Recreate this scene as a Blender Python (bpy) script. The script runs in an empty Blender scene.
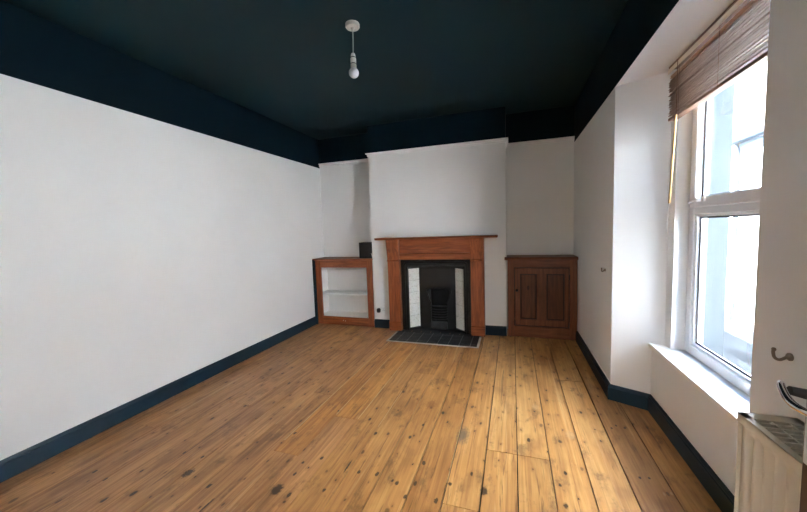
import bpy, bmesh, math, random
from mathutils import Vector, Matrix
random.seed(7)
scene = bpy.context.scene
COL = scene.collection

# ------------------------------------------------------------------ helpers
def link(o, parent=None):
    COL.objects.link(o)
    if parent is not None:
        o.parent = parent
    return o

def obj(name, bm, mats, parent=None, smooth=None, bevel=0.0, seg=2):
    if not isinstance(mats, (list, tuple)):
        mats = [mats]
    bmesh.ops.recalc_face_normals(bm, faces=bm.faces[:])
    me = bpy.data.meshes.new(name)
    bm.to_mesh(me); bm.free()
    for m in mats:
        me.materials.append(m)
    if smooth is not None:
        for p in me.polygons:
            p.use_smooth = True
        me.set_sharp_from_angle(angle=math.radians(smooth))
    o = bpy.data.objects.new(name, me)
    link(o, parent)
    if parent is not None:          # meshes are written in world coordinates
        o.matrix_parent_inverse = Matrix.Translation(-root_loc(parent))
    if bevel:
        md = o.modifiers.new('Bevel', 'BEVEL')
        md.width = bevel; md.segments = seg; md.limit_method = 'ANGLE'; md.angle_limit = math.radians(40)
    return o

def root_loc(o):
    v = Vector((0, 0, 0))
    while o is not None:
        v += o.location
        if o.type == 'MESH':
            break
        o = o.parent
    return v if o is None else v

def thing(name, label, cat, loc, group=None, kind=None):
    o = bpy.data.objects.new(name, None)
    o.empty_display_size = 0.05
    o.location = loc
    link(o)
    if kind:
        o['kind'] = kind
    if label:
        o['label'] = label
    if cat:
        o['category'] = cat
    if group:
        o['group'] = group
    return o

def tag(o, label, cat, group=None):
    o['label'] = label; o['category'] = cat
    if group:
        o['group'] = group
    return o

def struct(o, label=None, cat=None):
    o['kind'] = 'structure'
    if label: o['label'] = label
    if cat: o['category'] = cat
    return o

def child(o, parent):
    """parent a mesh (identity transform, world coordinates) under another mesh that is itself in world coordinates"""
    o.parent = parent
    return o

def add_box(bm, lo, hi, mi=0, rot=None):
    x0, y0, z0 = lo; x1, y1, z1 = hi
    vs = [bm.verts.new(c) for c in ((x0,y0,z0),(x1,y0,z0),(x1,y1,z0),(x0,y1,z0),(x0,y0,z1),(x1,y0,z1),(x1,y1,z1),(x0,y1,z1))]
    fs = []
    for f in ((0,3,2,1),(4,5,6,7),(0,1,5,4),(1,2,6,5),(2,3,7,6),(3,0,4,7)):
        F = bm.faces.new([vs[i] for i in f]); F.material_index = mi; fs.append(F)
    if rot is not None:
        c = Vector(((x0+x1)/2, (y0+y1)/2, (z0+z1)/2))
        bmesh.ops.rotate(bm, verts=vs, cent=c, matrix=rot)
    return vs, fs

def box(lo, hi):
    bm = bmesh.new(); add_box(bm, lo, hi); return bm

def add_prism(bm, pts, axis, a, b, mi=0):
    """pts: 2-D outline in the other two axes (kept in x,y,z order), extruded along axis from a to b"""
    def P(p, t):
        if axis == 2: return (p[0], p[1], t)
        if axis == 1: return (p[0], t, p[1])
        return (t, p[0], p[1])
    A = [bm.verts.new(P(p, a)) for p in pts]; B = [bm.verts.new(P(p, b)) for p in pts]
    n = len(pts); fs = [bm.faces.new(A), bm.faces.new(B[::-1])]
    for i in range(n):
        fs.append(bm.faces.new([A[i], B[i], B[(i+1) % n], A[(i+1) % n]]))
    for f in fs: f.material_index = mi
    return fs

def add_tube(bm, path, radii, n=10, cap=True):
    path = [Vector(p) for p in path]
    if not isinstance(radii, (list, tuple)): radii = [radii]*len(path)
    rings = []; ref = None
    for i, p in enumerate(path):
        a = path[max(i-1, 0)]; b = path[min(i+1, len(path)-1)]
        t = (b-a).normalized()
        if ref is None:
            ref = Vector((0, 0, 1)) if abs(t.z) < 0.9 else Vector((1, 0, 0))
        u = (ref - t*ref.dot(t)).normalized(); v = t.cross(u); ref = u
        rings.append([bm.verts.new(p + (u*math.cos(k*2*math.pi/n) + v*math.sin(k*2*math.pi/n))*radii[i]) for k in range(n)])
    for r, s in zip(rings, rings[1:]):
        for k in range(n):
            bm.faces.new([r[k], r[(k+1) % n], s[(k+1) % n], s[k]])
    if cap:
        bm.faces.new(rings[0][::-1]); bm.faces.new(rings[-1])

def bez(pts, steps=8):
    """smooth Catmull-Rom path through pts"""
    P = [Vector(p) for p in pts]; P = [P[0]*2-P[1]] + P + [P[-1]*2-P[-2]]
    out = []
    for i in range(1, len(P)-2):
        for k in range(steps):
            t = k/steps
            a, b, c, d = P[i-1], P[i], P[i+1], P[i+2]
            out.append(0.5*((2*b) + (c-a)*t + (2*a-5*b+4*c-d)*t*t + (3*b-a-3*c+d)*t**3))
    out.append(P[-2]); return out

def add_lathe(bm, prof, cen, axis='z', n=24):
    """prof: (radius, height) list; closed at both ends"""
    cx, cy, cz = cen; rings = []
    for r, h in prof:
        ring = []
        for k in range(n):
            a = 2*math.pi*k/n; c, s = r*math.cos(a), r*math.sin(a)
            if axis == 'z': q = (cx+c, cy+s, cz+h)
            elif axis == 'y': q = (cx+c, cy+h, cz+s)
            else: q = (cx+h, cy+c, cz+s)
            ring.append(bm.verts.new(q))
        rings.append(ring)
    for r, s in zip(rings, rings[1:]):
        for k in range(n):
            bm.faces.new([r[k], r[(k+1) % n], s[(k+1) % n], s[k]])
    bm.faces.new(rings[0][::-1]); bm.faces.new(rings[-1])

def sweep(bm, line, prof, side=1, mi=0):
    """mitred sweep of a (out, z) outline along a plan polyline; side=+1 puts 'out' to the left of travel"""
    L = [Vector(p) for p in line]; nr = []
    for a, b in zip(L, L[1:]):
        d = (b-a).normalized(); nr.append(Vector((-d.y, d.x))*side)
    rings = []
    for i, p in enumerate(L):
        if i == 0: m = nr[0]
        elif i == len(L)-1: m = nr[-1]
        else:
            m = (nr[i-1]+nr[i]).normalized(); m = m/max(0.2, m.dot(nr[i]))
        rings.append([bm.verts.new((p.x+m.x*d, p.y+m.y*d, z)) for d, z in prof])
    n = len(prof)
    for r, s in zip(rings, rings[1:]):
        for k in range(n):
            f = bm.faces.new([r[k], r[(k+1) % n], s[(k+1) % n], s[k]]); f.material_index = mi
    bm.faces.new(rings[0][::-1]); bm.faces.new(rings[-1])

# ------------------------------------------------------------------ materials
def new_mat(name):
    m = bpy.data.materials.new(name); m.use_nodes = True
    nt = m.node_tree; b = nt.nodes['Principled BSDF']
    return m, nt, b

def N(nt, t, **kw):
    n = nt.nodes.new(t)
    for k, v in kw.items():
        setattr(n, k, v)
    return n

def ramp(nt, stops, interp='LINEAR'):
    r = nt.nodes.new('ShaderNodeValToRGB'); r.color_ramp.interpolation = interp
    e = r.color_ramp.elements
    while len(e) < len(stops): e.new(0.5)
    for el, (p, c) in zip(e, stops):
        el.position = p; el.color = (*c, 1) if len(c) == 3 else c
    return r

def mixc(nt, fac, a, b, mode='MIX'):
    n = nt.nodes.new('ShaderNodeMix'); n.data_type = 'RGBA'; n.blend_type = mode
    for sock, v in ((n.inputs[0], fac), (n.inputs[6], a), (n.inputs[7], b)):
        if isinstance(v, (int, float)): sock.default_value = v
        elif isinstance(v, (tuple, list)): sock.default_value = (*v, 1)[:4]
        else: nt.links.new(v, sock)
    return n.outputs[2]

def math_(nt, op, a, b=None, clamp=False):
    n = nt.nodes.new('ShaderNodeMath'); n.operation = op; n.use_clamp = clamp
    for i, v in enumerate((a, b)):
        if v is None: continue
        if isinstance(v, (int, float)): n.inputs[i].default_value = v
        else: nt.links.new(v, n.inputs[i])
    return n.outputs[0]

def maprange(nt, v, a, b, c=0.0, d=1.0):
    n = nt.nodes.new('ShaderNodeMapRange'); n.interpolation_type = 'SMOOTHSTEP'
    nt.links.new(v, n.inputs[0])
    for i, x in enumerate((a, b, c, d)): n.inputs[i+1].default_value = x
    return n.outputs[0]

def coords(nt, scale=(1, 1, 1)):
    t = N(nt, 'ShaderNodeTexCoord'); mp = N(nt, 'ShaderNodeMapping')
    mp.inputs['Scale'].default_value = scale
    nt.links.new(t.outputs['Object'], mp.inputs[0]); return mp.outputs[0]

def noise(nt, vec, scale, detail=3, rough=0.5, dist=0.0):
    n = N(nt, 'ShaderNodeTexNoise'); n.inputs['Scale'].default_value = scale
    n.inputs['Detail'].default_value = detail; n.inputs['Roughness'].default_value = rough
    n.inputs['Distortion'].default_value = dist
    if vec is not None: nt.links.new(vec, n.inputs['Vector'])
    return n.outputs['Fac']

def bump(nt, b, h, strength=0.2, dist=0.002):
    n = N(nt, 'ShaderNodeBump'); n.inputs['Strength'].default_value = strength; n.inputs['Distance'].default_value = dist
    nt.links.new(h, n.inputs['Height']); nt.links.new(n.outputs[0], b.inputs['Normal'])

def plain(name, col, rough=0.5, metal=0.0, var=0.0, scale=6.0, bmp=0.0, spec=None):
    m, nt, b = new_mat(name)
    b.inputs['Roughness'].default_value = rough; b.inputs['Metallic'].default_value = metal
    if spec is not None: b.inputs['Specular IOR Level'].default_value = spec
    v = coords(nt); n = noise(nt, v, scale, 4)
    lo = tuple(c*(1-var) for c in col); hi = tuple(min(1, c*(1+var)) for c in col)
    r = ramp(nt, [(0.3, lo), (0.7, hi)]); nt.links.new(n, r.inputs[0]); nt.links.new(r.outputs[0], b.inputs['Base Color'])
    if bmp:
        bump(nt, b, noise(nt, v, 90, 3), bmp, 0.002)
    return m

def wood(name, dark, mid, light, axis, rough=0.38, spec=0.4):
    m, nt, b = new_mat(name)
    s = [14, 14, 14]; s[axis] = 1.3
    v = coords(nt, s)
    g = noise(nt, v, 1.6, 6, 0.62, 1.2)
    s2 = [60, 60, 60]; s2[axis] = 2.5
    f = noise(nt, coords(nt, s2), 1.5, 3, 0.6)
    r = ramp(nt, [(0.25, dark), (0.5, mid), (0.78, light)]); nt.links.new(g, r.inputs[0])
    c = mixc(nt, math_(nt, 'MULTIPLY', maprange(nt, f, 0.5, 0.75), 0.45), r.outputs[0], dark)
    # a few knots
    ks = [5.5, 5.5, 5.5]; ks[axis] = 3.0
    vo = N(nt, 'ShaderNodeTexVoronoi'); vo.inputs['Scale'].default_value = 1.0
    nt.links.new(coords(nt, ks), vo.inputs['Vector'])
    rnd = N(nt, 'ShaderNodeSeparateColor'); nt.links.new(vo.outputs['Color'], rnd.inputs[0])
    size = math_(nt, 'MULTIPLY', math_(nt, 'SUBTRACT', rnd.outputs[0], 0.55, True), 0.22)
    k = math_(nt, 'LESS_THAN', vo.outputs['Distance'], size)
    c = mixc(nt, math_(nt, 'MULTIPLY', k, 0.75), c, tuple(x*0.35 for x in dark))
    nt.links.new(c, b.inputs['Base Color'])
    b.inputs['Roughness'].default_value = rough; b.inputs['Specular IOR Level'].default_value = spec
    bump(nt, b, g, 0.12, 0.002)
    return m

M = {}
M['white'] = plain('white_wall_paint', (0.80, 0.79, 0.767), 0.75, 0, 0.025, 1.6, 0.10, 0.25)
M['white_smooth'] = plain('white_soffit_paint', (0.80, 0.795, 0.785), 0.7, 0, 0.02, 2.0, 0.05, 0.25)
M['gloss'] = plain('white_gloss_paint', (0.82, 0.81, 0.79), 0.3, 0, 0.015, 4)
M['navy'] = plain('dark_navy_wall_paint', (0.0014, 0.0105, 0.0170), 0.75, 0, 0.10, 2.0, 0.08, 0.12)
M['navy_ceiling'] = plain('dark_navy_ceiling_paint', (0.0050, 0.0225, 0.0290), 0.65, 0, 0.08, 1.2, 0.05, 0.25)
M['navy_gloss'] = plain('dark_navy_woodwork_paint', (0.0075, 0.027, 0.046), 0.45, 0, 0.10, 5, 0.0, 0.35)
M['upvc'] = plain('white_plastic_frame', (0.82, 0.83, 0.84), 0.3, 0, 0.01, 4)
M['gasket'] = plain('dark_rubber_gasket', (0.055, 0.055, 0.06), 0.6, 0, 0.1, 9)
D, Mi, L = (0.105, 0.025, 0.008), (0.27, 0.070, 0.021), (0.42, 0.128, 0.042)
M['pine_x'] = wood('stained_pine_grain_across', D, Mi, L, 0)
M['pine_z'] = wood('stained_pine_grain_upright', D, Mi, L, 2)
D2, M2, L2 = (0.085, 0.026, 0.010), (0.165, 0.050, 0.018), (0.25, 0.082, 0.030)
M['cup_x'] = wood('cupboard_pine_grain_across', D2, M2, L2, 0, 0.42)
M['cup_z'] = wood('cupboard_pine_grain_upright', D2, M2, L2, 2, 0.42)
M['cup_panel'] = wood('cupboard_panel_darker_pine', (0.060, 0.019, 0.0075), (0.11, 0.035, 0.013), (0.17, 0.057, 0.021), 2, 0.45)
M['cup_edge'] = plain('dark_stained_moulding', (0.030, 0.010, 0.005), 0.5, 0, 0.2, 9)
M['iron'] = plain('black_cast_iron', (0.0034, 0.0040, 0.0050), 0.42, 0.0, 0.3, 14, 0.25)
M['soot'] = plain('sooty_iron', (0.006, 0.006, 0.0065), 0.8, 0, 0.3, 10, 0.3)
M['ash'] = plain('dusty_grate_iron', (0.018, 0.019, 0.020), 0.6, 0.1, 0.4, 20, 0.3)
M['slate'] = plain('dark_slate_tile', (0.012, 0.013, 0.015), 0.42, 0, 0.4, 12, 0.2, 0.3)
M['grout'] = plain('grey_grout', (0.22, 0.22, 0.215), 0.85, 0, 0.2, 30)
M['edging'] = plain('pale_grey_metal_edging', (0.50, 0.47, 0.43), 0.45, 0.0, 0.15, 12)
M['black'] = plain('black_plastic', (0.012, 0.012, 0.014), 0.5, 0, 0.15, 20)
M['fabric'] = plain('black_speaker_cloth', (0.020, 0.021, 0.024), 0.85, 0, 0.3, 120, 0.3)
M['socket'] = plain('white_plastic', (0.78, 0.78, 0.76), 0.3, 0, 0.02, 9)
M['red'] = plain('red_neon_window', (0.35, 0.03, 0.02), 0.3)
M['lamp'] = plain('ivory_plastic', (0.52, 0.50, 0.45), 0.4, 0, 0.03, 9)
M['chrome'] = plain('polished_chrome', (0.80, 0.81, 0.83), 0.14, 1.0, 0.02, 9)
M['satin'] = plain('satin_chrome', (0.62, 0.66, 0.70), 0.5, 0.5, 0.02, 9)
M['chrome_dark'] = plain('brushed_dark_metal', (0.25, 0.25, 0.27), 0.3, 1.0, 0.05, 9)
M['bronze'] = plain('aged_bronze', (0.20, 0.16, 0.13), 0.45, 0.6, 0.2, 20)
M['radiator'] = plain('cream_enamel', (0.74, 0.69, 0.58), 0.38, 0, 0.015, 5)
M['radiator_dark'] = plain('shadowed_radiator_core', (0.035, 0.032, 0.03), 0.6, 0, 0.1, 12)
M['slat'] = plain('blind_slat_wood', (0.26, 0.150, 0.100), 0.5, 0, 0.12, 3.0)
M['slat_lit'] = plain('daylit_slat_wood', (0.55, 0.34, 0.21), 0.45, 0, 0.10, 3.0)  # top slats: daylight from the window put into a brighter wood colour
M['cream'] = plain('cream_daylit_band', (0.78, 0.70, 0.57), 0.4, 0, 0.05, 3.0)  # daylight glow under the head rail, painted as a cream band
M['headrail'] = plain('brown_head_rail', (0.22, 0.135, 0.095), 0.5, 0, 0.08, 3.0)
M['wand'] = wood('pale_wand_wood', (0.50, 0.31, 0.12), (0.64, 0.42, 0.18), (0.74, 0.52, 0.25), 2, 0.35)
M['tape'] = plain('brown_ladder_tape', (0.20, 0.10, 0.065), 0.85, 0, 0.1, 40)
M['door'] = wood('dark_door_wood', (0.035, 0.014, 0.008), (0.06, 0.024, 0.013), (0.09, 0.036, 0.02), 2, 0.4)
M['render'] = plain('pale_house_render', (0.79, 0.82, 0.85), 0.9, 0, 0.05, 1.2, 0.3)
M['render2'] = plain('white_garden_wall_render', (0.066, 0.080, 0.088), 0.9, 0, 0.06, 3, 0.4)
M['slate_roof'] = plain('grey_roof_slate', (0.05, 0.065, 0.08), 0.7, 0, 0.2, 5)
M['gutter'] = plain('grey_blue_gutter_plastic', (0.035, 0.05, 0.065), 0.5, 0, 0.1, 5)
M['paving'] = plain('grey_concrete_paving', (0.028, 0.034, 0.040), 0.95, 0, 0.5, 2.2, 0.4, 0.1)
M['subfloor'] = plain('dark_gap_under_boards', (0.012, 0.008, 0.006), 0.95, 0, 0.2, 9)

# decorative glazed tiles: off-white, joints every 150 mm, faint crazing
def tile_mat(name, base, vein, amount):
    m, nt, b = new_mat(name)
    t = N(nt, 'ShaderNodeTexCoord'); sp = N(nt, 'ShaderNodeSeparateXYZ'); nt.links.new(t.outputs['Object'], sp.inputs[0])
    fr = math_(nt, 'FRACT', math_(nt, 'DIVIDE', math_(nt, 'SUBTRACT', sp.outputs[2], 0.030), 0.1508))
    joint = math_(nt, 'LESS_THAN', fr, 0.02)
    n1 = noise(nt, coords(nt, (1, 1, 1)), 46, 4, 0.65, 1.5)
    c = mixc(nt, math_(nt, 'MULTIPLY', maprange(nt, n1, 0.5, 0.68), amount), base, vein)
    c = mixc(nt, math_(nt, 'MULTIPLY', joint, 0.7), c, (0.25, 0.24, 0.22))
    nt.links.new(c, b.inputs['Base Color']); b.inputs['Roughness'].default_value = 0.22
    return m
M['tile'] = tile_mat('ivory_glazed_tile', (0.74, 0.73, 0.69), (0.42, 0.38, 0.31), 0.75)

# frosted glass bulb
m, nt, b = new_mat('frosted_bulb_glass'); b.inputs['Base Color'].default_value = (0.85, 0.87, 0.90, 1)
b.inputs['Roughness'].default_value = 0.25; b.inputs['Subsurface Weight'].default_value = 0.3
b.inputs['Subsurface Radius'].default_value = (0.02, 0.02, 0.02)
nz = noise(nt, coords(nt), 20); r = ramp(nt, [(0, (0.82, 0.84, 0.88)), (1, (0.88, 0.89, 0.9))]); nt.links.new(nz, r.inputs[0]); nt.links.new(r.outputs[0], b.inputs['Base Color'])
M['bulb'] = m

# window glass: clear pane, slight mirror at grazing angles
m = bpy.data.materials.new('clear_window_glass'); m.use_nodes = True; nt = m.node_tree; nt.nodes.clear()
out = N(nt, 'ShaderNodeOutputMaterial'); tr = N(nt, 'ShaderNodeBsdfTransparent'); gl = N(nt, 'ShaderNodeBsdfGlossy')
tr.inputs[0].default_value = (0.96, 0.98, 0.98, 1); gl.inputs['Roughness'].default_value = 0.02
lw = N(nt, 'ShaderNodeLayerWeight'); lw.inputs['Blend'].default_value = 0.5
fz = math_(nt, 'ADD', math_(nt, 'MULTIPLY', math_(nt, 'POWER', lw.outputs['Facing'], 5.0), 0.7), 0.04)
mx = N(nt, 'ShaderNodeMixShader'); nt.links.new(fz, mx.inputs[0]); nt.links.new(tr.outputs[0], mx.inputs[1]); nt.links.new(gl.outputs[0], mx.inputs[2])
nt.links.new(mx.outputs[0], out.inputs[0])
M['glass'] = m

# ------------------------------------------------------------------ floorboard material
SPOTS = [('d',-2.083,1.08,1),('d',-2.21,1.102,1),('D',-1.686,1.237,1.7),('d',-1.724,1.358,1),('d',-1.492,1.197,1.2),('D',-1.133,1.275,1.9),('d',-1.052,1.262,1.2),
 ('d',-1.112,1.391,1),('d',-1.123,1.479,.9),('d',-1.338,1.699,1.1),('s',-1.396,1.096,1),('d',-.471,1.656,1.3),('d',-.612,1.854,1.2),('d',-.566,1.997,1),
 ('d',-.468,2.17,1.2),('o',-.575,2.258,3),('d',-.566,1.48,1.2),('d',-.352,1.425,1.2),('d',-.307,1.546,1.1),('g',-.301,1.96,3),('d',-1.04,1.54,1.2),
 ('d',-.902,1.338,1),('d',-.688,1.51,1.2),('d',-.787,1.497,1),('d',-1.191,2.006,1.2),('s',-.865,1.522,1),('d',-.5,1.407,1),('D',-.141,1.547,1.3),
 ('d',.222,1.56,1.3),('d',.213,1.687,.9),('p',.142,2.411,2.5),('p',.323,2.129,3),('d',.612,2.307,.8),('d',.655,2.292,.8),('d',.579,2.272,.8),('d',.598,1.843,.7),
 ('d',.640,1.855,.7),('p',.669,1.759,.8),('p',.702,1.772,.8)]
m, nt, b = new_mat('worn_varnished_pine_boards'); M['floor'] = m
at = N(nt, 'ShaderNodeAttribute'); at.attribute_name = 'board'
sepb = N(nt, 'ShaderNodeSeparateColor'); nt.links.new(at.outputs['Color'], sepb.inputs[0])
R_, G_, B_ = sepb.outputs            # R tone, G seed, B kind (1 = newer orange board)
tc = N(nt, 'ShaderNodeTexCoord'); pos = tc.outputs['Object']
cmb = N(nt, 'ShaderNodeCombineXYZ'); nt.links.new(math_(nt, 'MULTIPLY', G_, 31.0), cmb.inputs[2]); nt.links.new(math_(nt, 'MULTIPLY', G_, 17.0), cmb.inputs[1])
ad = N(nt, 'ShaderNodeVectorMath', operation='ADD'); nt.links.new(pos, ad.inputs[0]); nt.links.new(cmb.outputs[0], ad.inputs[1])
def mp(scale):
    n = N(nt, 'ShaderNodeMapping'); n.inputs['Scale'].default_value = scale; nt.links.new(ad.outputs[0], n.inputs[0]); return n.outputs[0]
grain = noise(nt, mp((26, 1.1, 1)), 1.0, 6, 0.6, 1.6)
fine = noise(nt, mp((130, 3.5, 1)), 1.0, 3, 0.6)
blotch = noise(nt, mp((4.5, 1.6, 1)), 1.0, 4, 0.6)
wear = noise(nt, mp((9, 5, 1)), 1.0, 5, 0.7)
cr = ramp(nt, [(0.20, (0.19, 0.070, 0.020)), (0.40, (0.37, 0.165, 0.052)), (0.58, (0.55, 0.275, 0.090)), (0.80, (0.72, 0.425, 0.165))])
gsum = math_(nt, 'ADD', math_(nt, 'MULTIPLY', grain, 0.62), math_(nt, 'MULTIPLY', blotch, 0.38))
gsum = math_(nt, 'ADD', gsum, math_(nt, 'MULTIPLY', math_(nt, 'SUBTRACT', R_, 0.53), 0.75))
nt.links.new(gsum, cr.inputs[0])
c = cr.outputs[0]
# low-kind boards are browner and duller, newer ones orange
c = mixc(nt, math_(nt, 'MULTIPLY', math_(nt, 'LESS_THAN', B_, 0.25), 0.62), c, mixc(nt, maprange(nt, grain, 0.25, 0.75), (0.33, 0.140, 0.050), (0.68, 0.345, 0.145)))
c = mixc(nt, math_(nt, 'MULTIPLY', math_(nt, 'GREATER_THAN', B_, 0.75), 0.6), c, mixc(nt, maprange(nt, grain, 0.25, 0.75), (0.34, 0.110, 0.018), (0.70, 0.31, 0.075)))
c = mixc(nt, math_(nt, 'MULTIPLY', maprange(nt, fine, 0.54, 0.76), 0.30), c, (0.17, 0.07, 0.025))
c = mixc(nt, math_(nt, 'MULTIPLY', maprange(nt, wear, 0.54, 0.70), 0.62), c, (0.165, 0.082, 0.036))
# random knots and nail stains
vo = N(nt, 'ShaderNodeTexVoronoi'); vo.inputs['Scale'].default_value = 1.0; vo.inputs['Randomness'].default_value = 1.0
vo.voronoi_dimensions = '2D'
wob = N(nt, 'ShaderNodeTexNoise'); wob.inputs['Scale'].default_value = 30; nt.links.new(ad.outputs[0], wob.inputs['Vector'])
wsc = N(nt, 'ShaderNodeVectorMath', operation='SCALE'); wsc.inputs['Scale'].default_value = 0.14; nt.links.new(wob.outputs['Color'], wsc.inputs[0])
wad = N(nt, 'ShaderNodeVectorMath', operation='ADD'); nt.links.new(mp((11, 5.6, 1)), wad.inputs[0]); nt.links.new(wsc.outputs[0], wad.inputs[1])
nt.links.new(wad.outputs[0], vo.inputs['Vector'])
rc = N(nt, 'ShaderNodeSeparateColor'); nt.links.new(vo.outputs['Color'], rc.inputs[0])
size = math_(nt, 'ADD', math_(nt, 'MULTIPLY', math_(nt, 'POWER', rc.outputs[0], 2.0), 0.085), 0.045)
on = math_(nt, 'MULTIPLY', math_(nt, 'GREATER_THAN', rc.outputs[1], 0.42), math_(nt, 'LESS_THAN', B_, 0.75))
rel = math_(nt, 'DIVIDE', vo.outputs['Distance'], size)
knot = math_(nt, 'MULTIPLY', maprange(nt, rel, 1.15, 0.55), on)
halo = math_(nt, 'MULTIPLY', maprange(nt, rel, 3.6, 0.9), on)
streak = noise(nt, mp((42, 1.9, 1)), 1.0, 4, 0.7, 0.6)
c = mixc(nt, math_(nt, 'MULTIPLY', maprange(nt, streak, 0.58, 0.70), 0.65), c, (0.085, 0.036, 0.016))
patch = noise(nt, mp((7, 2.6, 1)), 1.0, 3, 0.55, 0.5)
c = mixc(nt, math_(nt, 'MULTIPLY', maprange(nt, patch, 0.50, 0.68), 0.65), c, mixc(nt, 0.5, c, (0.20, 0.085, 0.026), 'MULTIPLY'))
pale = noise(nt, mp((20, 0.8, 1)), 1.0, 4, 0.6, 0.8)
c = mixc(nt, math_(nt, 'MULTIPLY', maprange(nt, pale, 0.60, 0.74), 0.45), c, (0.74, 0.50, 0.26))
c = mixc(nt, math_(nt, 'MULTIPLY', halo, 0.30), c, (0.22, 0.075, 0.02))
c = mixc(nt, math_(nt, 'MULTIPLY', knot, math_(nt, 'ADD', 0.50, math_(nt, 'MULTIPLY', rc.outputs[2], 0.45))), c, (0.030, 0.014, 0.008))
# marks with a place of their own
acc = {}
for k, x, y, s in SPOTS:
    rx, ry = {'d': (.0085, .015), 'D': (.015, .021), 's': (.006, .055), 'o': (.013, .024), 'g': (.012, .028), 'p': (.009, .017)}[k]
    rx *= s; ry *= s
    n1 = N(nt, 'ShaderNodeMapping'); n1.vector_type = 'TEXTURE'; n1.inputs['Location'].default_value = (x, y, 0); n1.inputs['Scale'].default_value = (rx, ry, 1)
    nt.links.new(pos, n1.inputs[0])
    ln = N(nt, 'ShaderNodeVectorMath', operation='LENGTH'); nt.links.new(n1.outputs[0], ln.inputs[0])
    kk = k if k in 'ogp' else 'd'
    acc.setdefault(kk, []).append(ln.outputs['Value'])
def mn(lst):
    v = lst[0]
    for w in lst[1:]: v = math_(nt, 'MINIMUM', v, w)
    return v
jit = math_(nt, 'MULTIPLY', math_(nt, 'SUBTRACT', noise(nt, pos, 70, 3), 0.5), 1.3)
for kk, colr, amt, e0, e1 in (('o', (0.24, 0.068, 0.014), 0.7, 1.2, 0.3), ('g', (0.12, 0.095, 0.08), 0.8, 1.4, 0.3), ('p', (0.55, 0.36, 0.20), 0.55, 1.2, 0.4), ('d', (0.028, 0.015, 0.010), 0.88, 1.15, 0.6)):
    f = maprange(nt, math_(nt, 'ADD', mn(acc[kk]), jit), e0, e1)
    c = mixc(nt, math_(nt, 'MULTIPLY', f, amt), c, colr)
nt.links.new(c, b.inputs['Base Color'])
rr = math_(nt, 'ADD', 0.26, math_(nt, 'MULTIPLY', wear, 0.26)); nt.links.new(rr, b.inputs['Roughness'])
b.inputs['Specular IOR Level'].default_value = 0.42
bump(nt, b, math_(nt, 'ADD', grain, math_(nt, 'MULTIPLY', blotch, 1.2)), 0.22, 0.003)
M['sap'] = plain('pale_filler_strip', (0.58, 0.37, 0.17), 0.4, 0, 0.15, 20)

# ------------------------------------------------------------------ measurements (metres)
XL, YB, YC = -2.632, 4.243, 3.964
ZP, ZRB, ZRT, ZC = 2.196, 2.215, 2.258, 2.600
XR, x0, x1 = 0.6675, -1.741, -0.070
XP = 0.881
YW, YN = 2.665, 1.218
XF = 1.020                     # room side of the window frame
XO = 1.110                     # outside face of the house wall
YREAR = -0.06
ZS = 0.467
MID = (YW+YN)/2                # centre line of the bay, 1.9415
def mir(y): return 2*MID - y

# ------------------------------------------------------------------ shell
# floor: one mesh of boards over a dark base
bm = bmesh.new()
lay = bm.loops.layers.float_color.new('board')
bxs = [-2.66, -2.50, -2.30, -2.09, -1.875, -1.70, -1.53, -1.357, -1.187, -1.013, -0.845, -0.667, -0.491, -0.323, -0.152, 0.016, 0.184, 0.357, 0.537, 0.712, 0.90]
gapw = [0, .003, .003, .004, .003, .006, .004, .004, .004, .004, .005, .005, .006, .007, .006, .005, .005, .006, .007, .006, 0]
tones = [.45, .52, .46, .54, .46, .54, .42, .52, .60, .54, .52, .56, .42, .66, .68, .70, .62, .66, .55, .50]
kinds = [.1, .1, .1, .1, .1, .1, .2, .9, .9, .5, .5, .5, .5, .5, .5, .5, .5, .5, .5, .4]
joints = {0: [2.1], 1: [1.5, 3.0], 2: [2.6], 3: [1.9], 4: [3.1], 5: [2.35], 6: [2.2], 7: [1.52], 8: [1.94], 9: [3.0], 10: [2.75], 12: [0.9], 13: [1.42], 14: [1.86], 15: [1.86], 17: [2.9]}
for i in range(len(bxs)-1):
    a = bxs[i] + gapw[i]/2; c_ = bxs[i+1] - gapw[i+1]/2
    ends = [-0.2] + joints.get(i, []) + [YB]
    for j, (ya, yb) in enumerate(zip(ends, ends[1:])):
        kd = kinds[i]; tn = tones[i] + random.uniform(-.06, .06)
        if kd > .75 and j == 0: kd = .2; tn = .5
        _, fs = add_box(bm, (a, ya + (0.0012 if j else 0), -0.022), (c_, yb - 0.0012, 0.0))
        cv = (tn, random.random(), kd, 1)
        for f in fs:
            for l in f.loops: l[lay] = cv
bmesh.ops.recalc_face_normals(bm, faces=bm.faces[:])
fl = struct(obj('floor', bm, M['floor']), 'worn varnished pine floorboards running towards the fireplace')
fl.data.color_attributes.active_color_index = 0
bm = bmesh.new(); add_box(bm, (-2.9, -0.3, -0.10), (1.3, 4.5, -0.0225))
child(obj('subfloor', bm, M['subfloor']), fl)
bm = bmesh.new()
for xg, ya, yb, w in ((-1.357, 1.62, 3.84, .007), (-1.187, 1.96, 3.46, .006), (-1.013, 1.95, 3.40, .007), (-1.53, 1.75, 2.35, .003), (-0.326, 1.55, 2.15, .003), (-0.845, 1.9, 2.4, .003)):
    add_box(bm, (xg-w/2, ya, -0.006), (xg+w/2, yb, 0.0006))
child(obj('gap_filler', bm, M['sap']), fl)

struct(obj('ceiling', box((-2.9, -0.3, ZC), (1.3, 4.5, 2.75)), M['navy_ceiling']))

def two_tone(bm, zsplit):
    for f in bm.faces:
        f.material_index = 1 if f.calc_center_median().z > zsplit else 0

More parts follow.
